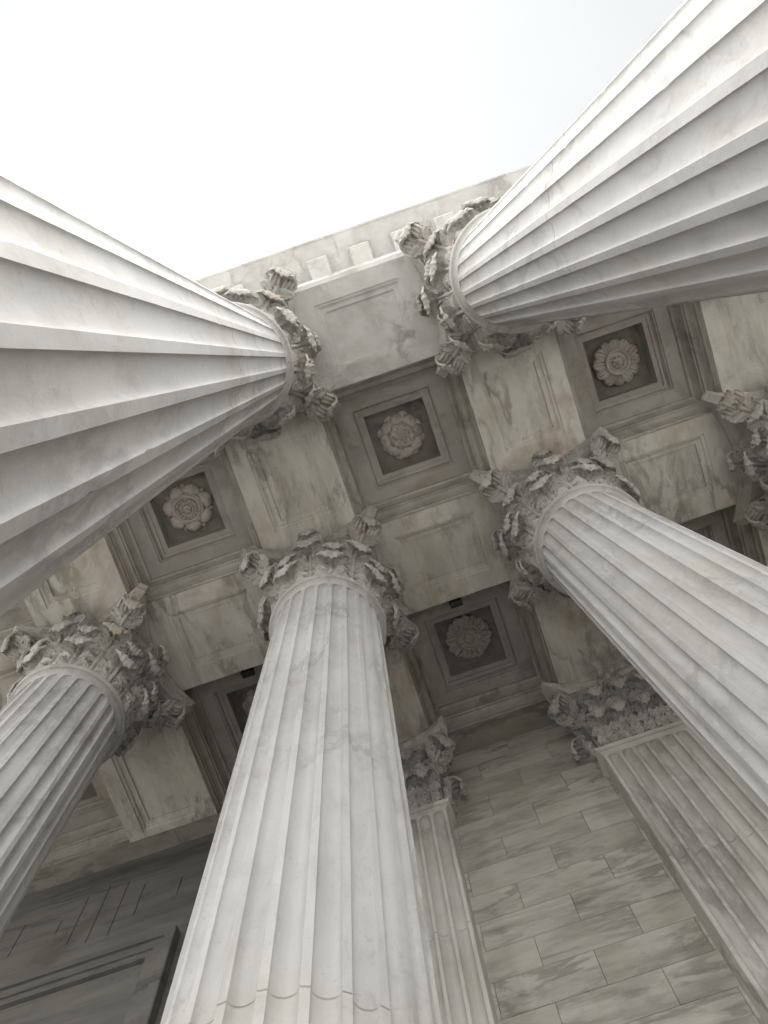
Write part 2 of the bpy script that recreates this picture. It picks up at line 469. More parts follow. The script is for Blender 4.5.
ME = {}
ME['leaf_low'] = leaf_mesh('lower_leaf', .02, .52, .235, .035, .072, 75, nl=4, seed=1, tipw=.95)
ME['leaf_fill'] = leaf_mesh('filling_leaf', .30, .56, .185, .055, .070, 75, nl=4, seed=6, tipw=.9)
ME['leaf_mid'] = leaf_mesh('upper_leaf', .02, .96, .235, .075, .082, 75, nl=6, seed=2, tipw=.98)
ME['leaf_tip'] = leaf_mesh('corner_frond', .50, .70, .22, .33, .092, 78, nl=4, seed=4, tipw=.95)
ME['leaf_face'] = leaf_mesh('face_leaf', .55, .80, .17, .07, .065, 70, nl=4, seed=5, tipw=.9, nser=6)
ME['volute'] = volute_mesh(); ME['helix'] = helix_mesh(); ME['fleuron'] = fleuron_mesh()
ME['abacus'] = abacus_mesh(); ME['bell'] = bell_mesh()
SHAFT = {k: shaft_mesh(k, .026 if 6.7 in k else .050) for k in ((), (6.7,), (1.6 + 2.96,), (1.6 + 7.2,))}; ME['ring'] = ring_mesh(); ME['base'] = base_mesh()
mirror_helix = mesh('helix_mirror', [(x, -y, z) for x, y, z in [tuple(v.co) for v in ME['helix'].vertices]],
                    [tuple(reversed(p.vertices)) for p in ME['helix'].polygons], angle=40)

def column(x, y, label, joints=()):
    rt = empty('fluted_column', (x, y, 0))
    tag(rt, label, 'column', 'fluted marble columns')
    obj('base', ME['base'], M_SHAFT, rt)
    obj('shaft', SHAFT[joints], M_SHAFT, rt)
    obj('neck_ring', ME['ring'], M_SHAFT, rt)
    cap = obj('capital', ME['bell'], M_CAP, rt)
    obj('abacus', ME['abacus'], M_CAP, cap)
    rnd = random.Random(int(x * 10) * 31 + int(y * 10))
    z = (0, 0, ZR)
    def put(n, key, me, a, jit=.02, dz=0):
        o = obj(n, me, M_CAP, cap, (0, 0, ZR + rnd.uniform(-.006, .006) + dz), a + rnd.uniform(-jit, jit))
        s = 1 + rnd.uniform(-.02, .02); o.scale = (1, s, 1)
    for k in range(8):
        put('leaf', 0, ME['leaf_low'], pi / 8 + k * pi / 4)
        put('leaf', 0, ME['leaf_mid'], k * pi / 4)
        put('leaf', 0, ME['leaf_fill'], pi / 8 + k * pi / 4)
    for k in range(4):
        a = pi / 4 + k * pi / 2
        for s in (-1, 1):
            put('volute', 0, ME['volute'], a + s * .078, .0)
        put('leaf', 0, ME['leaf_tip'], a)
        f = k * pi / 2
        put('helix', 0, ME['helix'], f, 0); put('helix', 0, mirror_helix, f, 0)
        put('leaf', 0, ME['leaf_face'], f); put('fleuron', 0, ME['fleuron'], f, .01)
    return rt

column(0, 0, 'huge fluted column crossing the left edge, nearest of all, under the front cornice', (6.7,))
column(SX, 0, 'huge fluted column running to the upper right corner under the front cornice', (6.7,))
column(0, SY, 'upright fluted column at bottom centre, between the dark wall and the block wall', (1.6 + 2.96,))
column(SX, SY, 'fluted column slanting down to the right edge, in front of the broad pilaster')
column(-SX, SY, 'fluted column at the lower left edge, in front of the dark wall', (1.6 + 7.2,))
column(2 * SX, SY, 'column cut by the right edge, only the side of its carved capital showing')
column(-SX, 0, 'front row column mostly hidden behind the huge column at the left edge')
column(2 * SX, 0, 'front row column mostly hidden behind the huge column at the upper right')

# ------------------------------------------------------------------ pilasters
def pilaster_shaft():
    b = MB(); hw = .614; nf = 7; S = 11
    zt, zb, rf = ZR - .10, .95, .06
    zs = [.0, .55, .9, zb]
    joints = (1.6 + 2.96, 1.6 + 7.19)
    zs += [zb + rf * (1 - cos(a)) for a in (.4, .8, 1.2)]
    zs += [zb + rf + .05 + (zt - zb - 2 * rf - .1) * i / 10 for i in range(11)]
    for j in joints: zs += [j - .0085, j - .0035, j, j + .0035, j + .0085]
    zs += [zt - rf * (1 - cos(a)) for a in (1.4, 1.1, .8, .5, .25, 0)] + [ZR - .08, ZR - .06]
    zs = sorted(zs)
    pitch = (2 * hw - .05) / nf
    G = []
    for z in zs:
        if z >= zt or z <= zb: t = 1.0
        elif z > zt - rf: t = (z - zt + rf) / rf
        elif z < zb + rf: t = (zb + rf - z) / rf
        else: t = 0
        w = max(.02, sqrt(max(0, 1 - t * t)))
        dn = 0
        for j in joints:
            if abs(z - j) < .001: dn = .011
            elif abs(z - j) < .005: dn = .006
        row = [(-hw + .0, YW + .05, z), (-hw + dn, YP + .03 + dn, z), (-hw + .004 + dn, YP + .004 + dn, z), (-hw + .012, YP + dn, z)]
        for f in range(nf):
            xc = -hw + .025 + pitch * (f + .5)
            for i in range(S):
                s = sin((-1 + 2 * i / (S - 1)) * pi / 2)
                row.append((xc + s * pitch * .40 * w, YP + dn + .072 * w * sqrt(max(0, 1 - s * s)), z))
        row += [(hw - .012, YP + dn, z), (hw - .004 - dn, YP + .004 + dn, z), (hw - dn, YP + .03 + dn, z), (hw, YW + .05, z)]
        G.append(row)
    b.grid(G)
    return b.mesh('pilaster_shaft', angle=30)

def frame_loop(b, prof):
    """U shaped moulding round the three free sides of a pilaster; prof = (projection, z)"""
    hw = .614
    G = []
    for o, z in prof:
        G.append([(-hw - o, YW + .05, z), (-hw - o, YP - o, z), (hw + o, YP - o, z), (hw + o, YW + .05, z)])
    b.grid(G)

def pilaster_ring():
    b = MB(); pr = [(-.002, ZR - .09), (.01, ZR - .08), (.03, ZR - .06), (.03, ZR - .045), (.024, ZR - .042)]
    pr += [(.024 + .04 * cos(-pi / 2 + pi * i / 8), ZR + .042 * sin(-pi / 2 + pi * i / 8)) for i in range(9)] + [(-.03, ZR + .045)]
    frame_loop(b, pr); return b.mesh('pilaster_ring', angle=40)

def pilaster_bell():
    b = MB(); pr = [(-.03, ZR + .03)] + [(bell_r(z) - .60, ZR + z) for z in [.05 + 1.3 * i / 12 for i in range(13)]] + [(.17, ZR + 1.38), (0, ZR + 1.4)]
    frame_loop(b, pr); return b.mesh('pilaster_bell', angle=40)

def pilaster_abacus():
    b = MB(); G = []
    for k, z in [(.86, ZS - .29), (.93, ZS - .27), (.94, ZS - .22), (.965, ZS - .175), (1.0, ZS - .145), (1.0, ZS - .115), (.985, ZS - .11), (1.01, ZS - .08), (1.03, ZS - .05), (1.035, ZS - .02), (1.02, ZS - .003)]:
        row = []
        a, tipc = .93, .085
        yc = YP + .614
        row.append((-.74 * k, YW + .05, z)); row.append((-a * k + .05, yc - (a - tipc) * k * .95, z))
        for i in range(15):
            s = -1 + 2 * i / 14
            row.append(((a - tipc) * s * k, yc - (.70 + (a - .70) * s * s) * k, z))
        row.append((a * k - .05, yc - (a - tipc) * k * .95, z)); row.append((.74 * k, YW + .05, z))
        G.append(row)
    b.grid(G)
    b.add(G[0], [tuple(range(len(G[0])))])
    return b.mesh('pilaster_abacus', angle=35)

PM = dict(shaft=pilaster_shaft(), ring=pilaster_ring(), bell=pilaster_bell(), abacus=pilaster_abacus(),
          low=leaf_mesh('flat_lower_leaf', .02, .56, .185, .05, .085, 72, nl=4, seed=11, flat=True, tipw=.85),
          mid=leaf_mesh('flat_upper_leaf', .02, .98, .20, .10, .095, 72, nl=6, seed=12, flat=True, tipw=.85))

def pilaster(x, label):
    rt = empty('fluted_pilaster', (x, 0, 0)); tag(rt, label, 'pilaster', 'pilasters along the back wall')
    obj('shaft', PM['shaft'], M_PIL, rt); obj('neck_ring', PM['ring'], M_PIL, rt)
    cap = obj('capital', PM['bell'], M_CAP, rt); obj('abacus', PM['abacus'], M_BEAM, cap)
    f = -pi / 2
    rnd = random.Random(int(x * 7) + 5)
    def put(n, me, px, py, a): obj(n, me, M_CAP, cap, (px, py, ZR + rnd.uniform(-.006, .006)), a + rnd.uniform(-.03, .03))
    for px in (-.44, -.147, .147, .44): put('leaf', PM['low'], px, YP + .60, f)
    for px in (-.30, 0.0, .30): put('leaf', PM['mid'], px, YP + .60, f)
    for s in (-1, 1):
        put('leaf', PM['low'], s * .014, YP + .17, 0 if s > 0 else pi)
        put('leaf', ME['leaf_mid'], s * (-.0), YP + .63, f + s * pi / 4 * 1.0)
        put('volute', ME['volute'], 0, YP + .614, f + s * (pi / 4 - .06))
        put('leaf', ME['leaf_tip'], 0, YP + .614, f + s * pi / 4)
    put('helix', ME['helix'], 0, YP + .614, f); put('helix', mirror_helix, 0, YP + .614, f)
    put('fleuron', ME['fleuron'], 0, YP + .614, f)
    return rt

pilaster(0, 'narrow slice of fluted pilaster on the wall beside the central column')
pilaster(SX, 'broad fluted pilaster on the wall behind the slanting right column')
pilaster(2 * SX, 'pilaster on the wall beyond the right edge, mostly hidden')

# ------------------------------------------------------------------ beams with sunk panels
PANEL_STEPS = [(0, 0), (0, .022), (.018, .024), (.040, .030), (.046, .050), (.070, .062), (.115, .064), (.115, .095)]
def panel_segment(b, s0, s1, p0, p1, hw, ph, top=.16, swap=False, step=PANEL_STEPS):
    """one stone of a beam: runs s0..s1, soffit z=0, sunk panel p0..p1 x +-ph"""
    def P(s, t, z): return (t, s, z) if swap else (s, t, z)
    ss = [s0, p0, p1, s1]; tt = [-hw, -ph, ph, hw]
    V = [P(s, t, 0) for t in tt for s in ss]; F = []
    for j in range(3):
        for i in range(3):
            if i == 1 and j == 1: continue
            a = j * 4 + i; F.append((a, a + 4, a + 5, a + 1))
    loops = [[5, 6, 10, 9]]
    for o, z in step[1:]:
        k = len(V)
        V += [P(p0 + o, -ph + o, z), P(p1 - o, -ph + o, z), P(p1 - o, ph - o, z), P(p0 + o, ph - o, z)]
        loops.append([k, k + 1, k + 2, k + 3])
    for l0, l1 in zip(loops, loops[1:]):
        for i in range(4):
            F.append((l0[i], l1[i], l1[(i + 1) % 4], l0[(i + 1) % 4]))
    F.append(tuple(reversed(loops[-1])))
    # sides
    k = len(V)
    V += [P(s0, -hw, top), P(s1, -hw, top), P(s1, hw, top), P(s0, hw, top)]
    for a, b1, c, d in ((0, 3, k + 1, k), (3, 15, k + 2, k + 1), (15, 12, k + 3, k + 2), (12, 0, k, k + 3)): F.append((a, b1, c, d))
    F.append((k, k + 1, k + 2, k + 3))
    if swap: F = [tuple(reversed(f)) for f in F]
    b.add(V, F)

XS = [k * SX for k in range(-4, 6)]
def row_beam(hw=HB):
    b = MB()
    for x0, x1 in zip(XS, XS[1:]):
        panel_segment(b, x0 + .002, x1 - .002, x0 + 1.03, x1 - 1.03, hw, .42)
    return b.mesh('beam', smooth=False)

tag(obj('ceiling_beam', row_beam(), M_BEAM, None, (0, SY, ZS)), 'long panelled marble beam resting on the second row of columns', 'ceiling beam', kind='thing')

yb = MB(); panel_segment(yb, HB + .006, SY - HB - .006, 1.02, SY - 1.02, HB, .42, swap=True); ME['yb'] = yb.mesh('cross_beam', smooth=False)
yb2 = MB(); panel_segment(yb2, SY + HB + .006, YP - .004, SY + 1.02, YP - .09, HB, .42, swap=True); ME['yb2'] = yb2.mesh('cross_beam_back', smooth=False)
lab_f = {-2: 'front cross beam behind the huge column at far left', -1: 'front cross beam meeting the capital at the left edge',
         0: 'panelled front cross beam from the huge left column to the central column',
         1: 'stained front cross beam from the upper right column to the slanting column',
         2: 'pale front cross beam at the right edge above the cut off capital', 3: 'front cross beam outside the right edge'}
lab_b = {-2: 'dim back cross beam at far left reaching the dark wall', -1: 'dim olive back cross beam from the lower left column to the dark wall',
         0: 'dim back cross beam from the central column to the narrow pilaster',
         1: 'dim back cross beam from the slanting column to the broad pilaster',
         2: 'back cross beam beyond the slanting column at the right edge', 3: 'back cross beam outside the right edge'}
for k in range(-2, 4):
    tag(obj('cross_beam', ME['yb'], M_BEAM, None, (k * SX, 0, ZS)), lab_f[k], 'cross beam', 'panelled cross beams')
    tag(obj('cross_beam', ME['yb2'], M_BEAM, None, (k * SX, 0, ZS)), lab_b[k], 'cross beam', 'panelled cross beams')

# beam lying on the back wall
wb = MB()
for x0, x1 in zip(XS, XS[1:]): wb.box(x0 + .002, x1 - .002, YP, YW + .4, ZS, ZS + .16, .004)
tag(obj('wall_beam', wb.mesh('wall_beam', smooth=False), M_WALL_SHADE), 'plain dim beam lying along the top of the back wall', 'ceiling beam')

# ------------------------------------------------------------------ coffers
COFF = [(0, .12), (.028, .12), (.028, .195), (.036, .20), (.044, .235), (.062, .268), (.088, .287), (.105, .290), (.105, .335), (.128, .338), (.128, .455),
        (.135, .47), (.143, .51), (.158, .545), (.18, .56), (.19, .562), (.19, .62)]
COFF2 = [(.38, .62), (.38, .655), (.40, .658), (.405, .70), (.42, .73), (.445, .742), (.455, .742), (.455, .775), (.52, .775), (.52, 1.02)]
def coffer_mesh(hx, hy):
    b = MB(); loops = []
    def loop(o, z): return [(-hx + o, -hy + o, z), (hx - o, -hy + o, z), (hx - o, hy - o, z), (-hx + o, hy - o, z)]
    def square(h, z): return [(-h, -h, z), (h, -h, z), (h, h, z), (-h, h, z)]
    hm = hx
    G = [loop(*COFF[-1])]
    G += [[(x, y, z) for (x, y, _) in square(hm - o, 0)] for o, z in COFF2]
    b.grid(G, cu=True, flip=True)
    me = b.mesh('coffer', smooth=True, angle=28)
    return me

def moulding_mesh(hx, hy):
    b = MB()
    b.grid([[(-hx + o, -hy + o, z), (hx - o, -hy + o, z), (hx - o, hy - o, z), (-hx + o, hy - o, z)] for o, z in COFF], cu=True, flip=True)
    return b.mesh('coffer_moulding', smooth=True, angle=28)

def petal_mesh(name, r0, r1, w, z0, rise, curl, ribs=0, ribamp=.006, notch=0.0, tipw=.6, cup=.25, nu=13, nv=16):
    """petal lying under a ceiling: radial along +X, 'down' is towards the viewer (-z)"""
    V = []; NN = []
    for j in range(nv + 1):
        t = j / nv
        for i in range(nu):
            u = -1 + 2 * i / (nu - 1)
            prof = (.45 + .55 * sin(min(1, t / .55) * pi / 2)) * (1 if t < .55 else sqrt(max(0, 1 - ((t - .55) / .45) ** 2.2)) * (1 - tipw) + tipw * sqrt(max(0, 1 - ((t - .55) / .452) ** 4)))
            y = u * w * max(.04, prof)
            r = r0 + (r1 - r0) * t - notch * (1 - abs(u)) ** 3 * max(0, t - .6) * 2.5
            z = z0 - rise * sin(t * pi * .75) + curl * t * t
            z += cup * u * u * w * (.4 + .6 * t)
            if ribs: z += -ribamp * cos(u * pi * ribs) * min(1, t * 3)
            else: z += -.008 * exp(-(u / .15) ** 2)
            V.append((r, y, z)); NN.append((0, 0, -1))
    F = []
    for j in range(nv):
        for i in range(nu - 1):
            a = j * nu + i; F.append((a, a + 1, a + nu + 1, a + nu))
    V, F = solidify(V, F, NN, .02)
    F = [tuple(reversed(f)) for f in F]
    return mesh(name, V, F, angle=50)

def dome_seeds(R, h, n_rings, z0, knob=.012):
    b = MB(); prof = [(R, z0 + .05), (R, z0)] + [(R * cos(i * pi / 2 / 6), z0 - h * sin(i * pi / 2 / 6)) for i in range(1, 6)] + [(.002, z0 - h)]
    b.lathe(prof, 28)
    for k in range(n_rings):
        rr = R * (.2 + .72 * k / max(1, n_rings - 1)); n = max(5, int(2 * pi * rr / (knob * 2.5)))
        for i in range(n):
            a = 2 * pi * i / n + k * .4; x, y = rr * cos(a), rr * sin(a); z = z0 - h * sqrt(max(0, 1 - (rr / R) ** 2))
            b.lathe([(knob * cos(q), z - knob * 1.2 * sin(q)) for q in (-.3, .2, .7, 1.15, 1.5)], 7, (x, y))
    return b.mesh('seed_head', angle=60)

def ring_bead(R, r, z, knobs=0, kr=.02):
    b = MB(); n = 48
    G = [[((R + r * cos(q)) * cos(2 * pi * i / n), (R + r * cos(q)) * sin(2 * pi * i / n), z + r * sin(q)) for i in range(n)] for q in [2 * pi * k / 10 for k in range(10)]]
    b.grid(G, cu=True, cv=True)
    for i in range(knobs):
        a = 2 * pi * i / knobs; G = []
        for q in range(7):
            t = q / 6; rr = R - r - .005 - .045 * t
            w = kr * sin(pi * min(1, t * .8 + .2))
            G.append([(rr * cos(a) - sin(a) * w * s, rr * sin(a) + cos(a) * w * s, z - .012 - .022 * sqrt(max(0, 1 - s * s)) * sin(pi * (.15 + .7 * t))) for s in (-1, -.6, 0, .6, 1)])
        b.grid(G)
    return b.mesh('ring', angle=60)

PET = dict(
    a_out=petal_mesh('petal', .06, .31, .096, -.045, .07, .035, notch=.045, tipw=.8, cup=.42),
    a_back=petal_mesh('petal', .10, .325, .07, -.012, .03, .0, tipw=.6, ribs=2),
    a_in=petal_mesh('petal', .05, .19, .056, -.105, .055, .03, notch=.03, tipw=.75, cup=.5),
    a_c=petal_mesh('petal', .03, .115, .034, -.135, .03, .02, tipw=.6, cup=.3),
    b_out=petal_mesh('petal', .12, .345, .098, -.03, .075, .04, tipw=.55, cup=.42),
    b_in=petal_mesh('petal', .10, .225, .085, -.07, .04, .02, tipw=.6, cup=.2),
    b_stem=petal_mesh('petal', .2, .335, .028, -.01, .02, .0, tipw=.6, ribs=2),
    c_out=petal_mesh('petal', .12, .325, .070, -.04, .06, .03, tipw=.8, ribs=3, ribamp=.010, cup=-.1),
    c_in=petal_mesh('petal', .02, .085, .03, -.10, .03, .01, tipw=.5, cup=.3),
    d_out=petal_mesh('petal', .14, .33, .062, -.03, .05, .03, tipw=.7, ribs=2, ribamp=.012, cup=.1),
    d_in=petal_mesh('petal', .10, .165, .05, -.09, .03, .0, tipw=.8, cup=.35))
SEED = dict(a=dome_seeds(.075, .05, 4, -.13, .009), b=dome_seeds(.06, .04, 2, -.10, .014), c=dome_seeds(.078, .04, 2, -.09, .021), d=dome_seeds(.075, .045, 1, -.09, .02))
RING = dict(b=ring_bead(.17, .016, -.10, 16), b2=ring_bead(.078, .012, -.105), c=ring_bead(.155, .02, -.085), c2=ring_bead(.095, .012, -.09), d=ring_bead(.105, .016, -.09), d2=ring_bead(.175, .014, -.075))
disc = MB(); disc.lathe([(.30, .0), (.29, -.02), (.24, -.04), (.15, -.075), (.002, -.09)], 40); ME['disc'] = disc.mesh('rosette_back', angle=50)

def rosette(kind, parent, cz, rot=0.0):
    r = obj('rosette', ME['disc'], M_ROS, parent, (0, 0, cz), rot); r.scale = (1.04, 1.04, 1.4)
    rnd = random.Random(hash(kind) % 7 if False else ord(kind))
    def ringof(key, n, ph=0.0):
        for i in range(n):
            o = obj('petal', PET[key], M_ROS, r, (0, 0, rnd.uniform(-.004, .004)), 2 * pi * (i + ph) / n + rnd.uniform(-.02, .02))
            s = 1 + rnd.uniform(-.03, .03); o.scale = (s, s, 1)
    if kind == 'a':
        ringof('a_back', 8, .5); ringof('a_out', 8); ringof('a_in', 8, .5); ringof('a_c', 8, 0); obj('seed_head', SEED['a'], M_ROS, r)
    elif kind == 'b':
        ringof('b_stem', 7, .5); ringof('b_out', 7); ringof('b_in', 7, .5); obj('seed_head', SEED['b'], M_ROS, r)
        obj('ring', RING['b'], M_ROS, r); obj('ring', RING['b2'], M_ROS, r)
    elif kind == 'c':
        ringof('c_out', 12); obj('ring', RING['c'], M_ROS, r); obj('ring', RING['c2'], M_ROS, r); obj('seed_head', SEED['c'], M_ROS, r)
    else:
        ringof('d_out', 16); obj('ring', RING['d'], M_ROS, r); obj('ring', RING['d2'], M_ROS, r); ringof('d_in', 8); obj('seed_head', SEED['d'], M_ROS, r)
    return r

mf = moulding_mesh(SX / 2 - HB, SY / 2 - HB); mb_ = moulding_mesh(SX / 2 - HB, (YP - SY - HB) / 2)
cf = coffer_mesh(SX / 2 - HB, SY / 2 - HB); cb = coffer_mesh(SX / 2 - HB, (YP - SY - HB) / 2)
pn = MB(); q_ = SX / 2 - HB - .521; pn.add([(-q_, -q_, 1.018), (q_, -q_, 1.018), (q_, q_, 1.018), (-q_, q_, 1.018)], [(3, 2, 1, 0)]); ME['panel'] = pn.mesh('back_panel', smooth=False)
KF = {-2: 'c', -1: 'b', 0: 'a', 1: 'c', 2: 'b'}; KB = {-2: 'a', -1: 'a', 0: 'd', 1: 'b', 2: 'c'}
lf = {-2: 'front coffer hidden behind the huge column at the left edge', -1: 'coffer with a seven petal lotus rosette beside the huge left column',
      0: 'coffer with a broad petalled flower rosette between the two huge front columns', 1: 'coffer with a ribbed wheel shaped rosette below the upper right column', 2: 'front coffer beyond the right edge'}
lb = {-2: 'dark coffer at far left beside the lower left column', -1: 'very dark coffer mostly hidden by the central column', 0: 'dark coffer with a spoked rosette above the block wall',
      1: 'dark coffer at the right, mostly hidden by the slanting column', 2: 'back coffer beyond the right edge'}
for k in range(-2, 3):
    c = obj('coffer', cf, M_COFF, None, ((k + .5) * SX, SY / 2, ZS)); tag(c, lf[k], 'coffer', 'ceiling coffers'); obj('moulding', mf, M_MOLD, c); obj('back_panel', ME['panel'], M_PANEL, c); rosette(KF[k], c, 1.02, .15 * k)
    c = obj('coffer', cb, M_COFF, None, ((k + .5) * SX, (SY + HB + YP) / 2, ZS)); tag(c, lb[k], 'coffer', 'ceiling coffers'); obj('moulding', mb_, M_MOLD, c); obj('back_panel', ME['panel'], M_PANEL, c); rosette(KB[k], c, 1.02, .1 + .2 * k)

# ------------------------------------------------------------------ front entablature
ent = empty('entablature', (0, 0, 0)); tag(ent, 'pale front entablature with panelled soffit and block cornice against the sky', 'entablature')
obj('architrave', row_beam(HB), M_FRONT, ent, (0, 0, ZS))
ar = MB()
for x0, x1 in zip(XS, XS[1:]):
    pr = [(-HB - .001, .162), (-HB - .001, .20), (-HB - .012, .212), (-HB - .075, .225), (-HB - .08, .24), (-HB - .08, .55), (-HB - .10, .56), (-HB - .12, .72), (-HB - .15, .74), (-HB - .15, .78), (-HB - .03, .80),
          (-HB - .03, 1.40), (-HB - .08, 1.42), (-HB - .10, 1.47), (-HB - .13, 1.50), (-HB - .13, 1.62)]
    ar.grid([[(x0 + .002, y, ZS + z), (x1 - .002, y, ZS + z)] for y, z in pr], flip=False)
obj('frieze', ar.mesh('frieze', smooth=False), M_FRONT, ent)
co = MB()
zc = 1.80
for x0, x1 in zip([XS[0] + i * 1.6 for i in range(18)], [XS[0] + i * 1.6 for i in range(1, 19)]):
    pr = [(-HB - .131, 1.62), (-HB - .16, 1.64), (-HB - .19, 1.70), (-HB - .19, zc), (-1.395, zc), (-1.40, zc - .03), (-1.425, zc - .03), (-1.425, zc + .16), (-1.43, zc + .17), (-1.43, zc + .2), (-1.445, zc + .25), (-1.46, zc + .30), (-1.462, zc + .36), (-.6, zc + .42)]
    co.grid([[(x0 + .0015, y, ZS + z), (x1 - .0015, y, ZS + z)] for y, z in pr])
obj('cornice', co.mesh('cornice', smooth=False), M_FRONT, ent)
md = MB(); md.box(-.17, .17, -1.175, -HB - .185, ZS + zc - .035, ZS + zc - .002, .006); md.box(-.148, .148, -1.15, -HB - .185, ZS + zc - .17, ZS + zc - .036, .012)
ME['mod'] = md.mesh('modillion', smooth=False)
i = -16
while i * .64 < XS[-1]:
    if i * .64 > XS[0]: obj('modillion', ME['mod'], M_FRONT, ent, (i * .64 - .02, 0, 0))
    i += 1

# ------------------------------------------------------------------ back wall of separate blocks
wl = MB()
zj = [1.6 + 6.0 / 5.95 * 0 + z for z in (5.85, 6.275, 6.71, 7.115, 7.53, 7.945, 8.375, 8.80, 9.28, 9.72, 10.14, 10.58, 11.0)]
while zj[0] > .05: zj.insert(0, zj[0] - .42)
zj[0] = max(zj[0], .004); zj[-1] = ZS - .003
g = .0018; ch = .0028
nrow = len(zj) - 1
for r in range(nrow):
    # row that spans 1.6+6.71 .. has joints at 2.08 ; the next at 1.60
    k0 = zj.index([z for z in zj if abs(z - 8.31) < .001][0])
    offx = 2.08 if (r - k0) % 2 == 0 else 1.603
    x = offx - .952 * 14
    while x < 17:
        x0, x1, z0, z1 = x + g, x + .952 - g, zj[r] + g, zj[r + 1] - g
        y0 = YW
        V = [(x0 + ch, y0, z0 + ch), (x1 - ch, y0, z0 + ch), (x1 - ch, y0, z1 - ch), (x0 + ch, y0, z1 - ch),
             (x0, y0 + ch, z0), (x1, y0 + ch, z0), (x1, y0 + ch, z1), (x0, y0 + ch, z1),
             (x0, y0 + .03, z0), (x1, y0 + .03, z0), (x1, y0 + .03, z1), (x0, y0 + .03, z1)]
        F = [(0, 1, 2, 3), (0, 4, 5, 1), (1, 5, 6, 2), (2, 6, 7, 3), (3, 7, 4, 0), (4, 8, 9, 5), (5, 9, 10, 6), (6, 10, 11, 7), (7, 11, 8, 4)]
        wl.add(V, F); x += .952
wall = obj('back_wall', wl.mesh('block_wall', smooth=False), M_WALL)
tag(wall, 'back wall of veined marble blocks behind the two pilasters', 'wall')
bk = MB(); bk.box(XS[0] - .5, XS[-1] + .5, YW + .02, YW + .6, 0.0, ZS - .004)
obj('mortar', bk.mesh('mortar', smooth=False), M_JOINT, wall)

# smooth upper slab above the door surround with open vertical joints
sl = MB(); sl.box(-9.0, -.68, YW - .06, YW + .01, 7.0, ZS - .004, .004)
up = obj('wall_slab', sl.mesh('wall_slab', smooth=False), M_SHADE, wall)
for x, z0, z1 in [(-5.21, 9.59, 10.20), (-4.635, 9.75, 10.02), (-4.375, 9.45, 10.38), (-4.097, 9.35, 10.49), (-3.815, 9.34, 10.46), (-3.54, 9.59, 10.24), (-2.997, 9.74, 10.12)]:
    j = MB(); j.box(x - .0035, x + .0035, YW - .067, YW - .061, 1.6 + z0, 1.6 + z1)
    obj('vertical_joint', j.mesh('vertical_joint', smooth=False), M_JOINT, wall)

# door surround, lower left
ds = empty('door_surround', (-4.9, YW, 0)); tag(ds, 'moulded marble surround standing on the dark wall at the lower left corner', 'door surround')
dm = MB()
X1, ZT = 2.13, 1.6 + 8.9
path = lambda o: [(X1 - o, .5), (X1 - o, ZT - o), (-X1 + o, ZT - o), (-X1 + o, .5)]
prof = [(0, -.03), (0, -.185), (.015, -.195), (.12, -.195), (.125, -.165), (.14, -.158), (.24, -.158), (.245, -.135), (.26, -.128), (.33, -.128), (.34, -.075), (.36, -.07), (.40, -.03), (.40, -.012)]
dm.grid([[(x, d, z) for x, z in path(o)] for o, d in prof], flip=True)
obj('frame', dm.mesh('door_frame', smooth=True, angle=25), M_SHADE, ds)
dp = MB(); dp.box(-X1 + .36, X1 - .36, -.045, -.012, .5, ZT - .36)
obj('infill', dp.mesh('door_infill', smooth=False), M_SHADE, ds)

# floodlights on the far side of the second row beam
def floodlight(x, label):
    rt = empty('floodlight', (x, SY + HB + .05, ZS + .19)); tag(rt, label, 'floodlight', 'small floodlights behind the beam')
    b = MB(); b.box(-.085, .085, .02, .11, -.025, .05, .01); b.box(-.09, .09, .11, .12, -.03, .055, .004)
    for i in range(6): b.box(-.08 + i * .029, -.072 + i * .029, .03, .10, .05, .07)
    obj('housing', b.mesh('housing', smooth=False), M_BLACK, rt)
    q = MB(); q.box(-.012, .012, -.045, .02, -.005, .02); q.box(-.10, -.093, -.01, .08, -.012, .012); q.box(.093, .10, -.01, .08, -.012, .012); q.box(-.10, .10, -.012, -.002, -.012, .012)
    obj('bracket', q.mesh('bracket', smooth=False), M_BLACK, rt)
    g_ = MB(); g_.box(-.07, .07, .03, .10, -.031, -.026); obj('lens', g_.mesh('lens', smooth=False), M_GLASS, rt)
floodlight(1.56, 'small black floodlight in the dark coffer above the block wall')
floodlight(-1.48, 'small black floodlight in the dark coffer left of the central column')

# ------------------------------------------------------------------ roof, floor, ground
rf = MB(); rf.box(XS[0], XS[-1], -HB - .1, YW + 3.5, ZS + 1.25, ZS + 2.22); structure(obj('roof', rf.mesh('roof', smooth=False), M_FRONT))
fl = MB(); fl.box(XS[0] - 1, XS[-1] + 1, -1.6, 2.0, -.25, 0)
dk = MB(); dk.box(XS[0] - 1, XS[-1] + 1, 2.003, YW + .5, -.25, 0)
structure(obj('low_bounce_inner_floor', dk.mesh('low_bounce_inner_floor', smooth=False), M_LOW_BOUNCE))  # unseen dark zone, added to keep bounce off the back ceiling
structure(obj('portico_floor', fl.mesh('floor', smooth=False), M_FLOOR))
fl = MB()
for s in range(12): fl.box(XS[0] - 1, XS[-1] + 1, -1.6 - .38 * (s + 1), -1.6 - .38 * s, -.25 - .15 * (s + 2), -.15 * (s + 1), .008)
structure(obj('front_steps', fl.mesh('steps', smooth=False), M_PLAZA))
gp = MB(); n = 20
gp.grid([[(-600 + 1200 * i / n, -600 + 1200 * j / n, -1.95) for i in range(n + 1)] for j in range(n + 1)])
structure(obj('ground', gp.mesh('ground', smooth=False), M_GROUND))

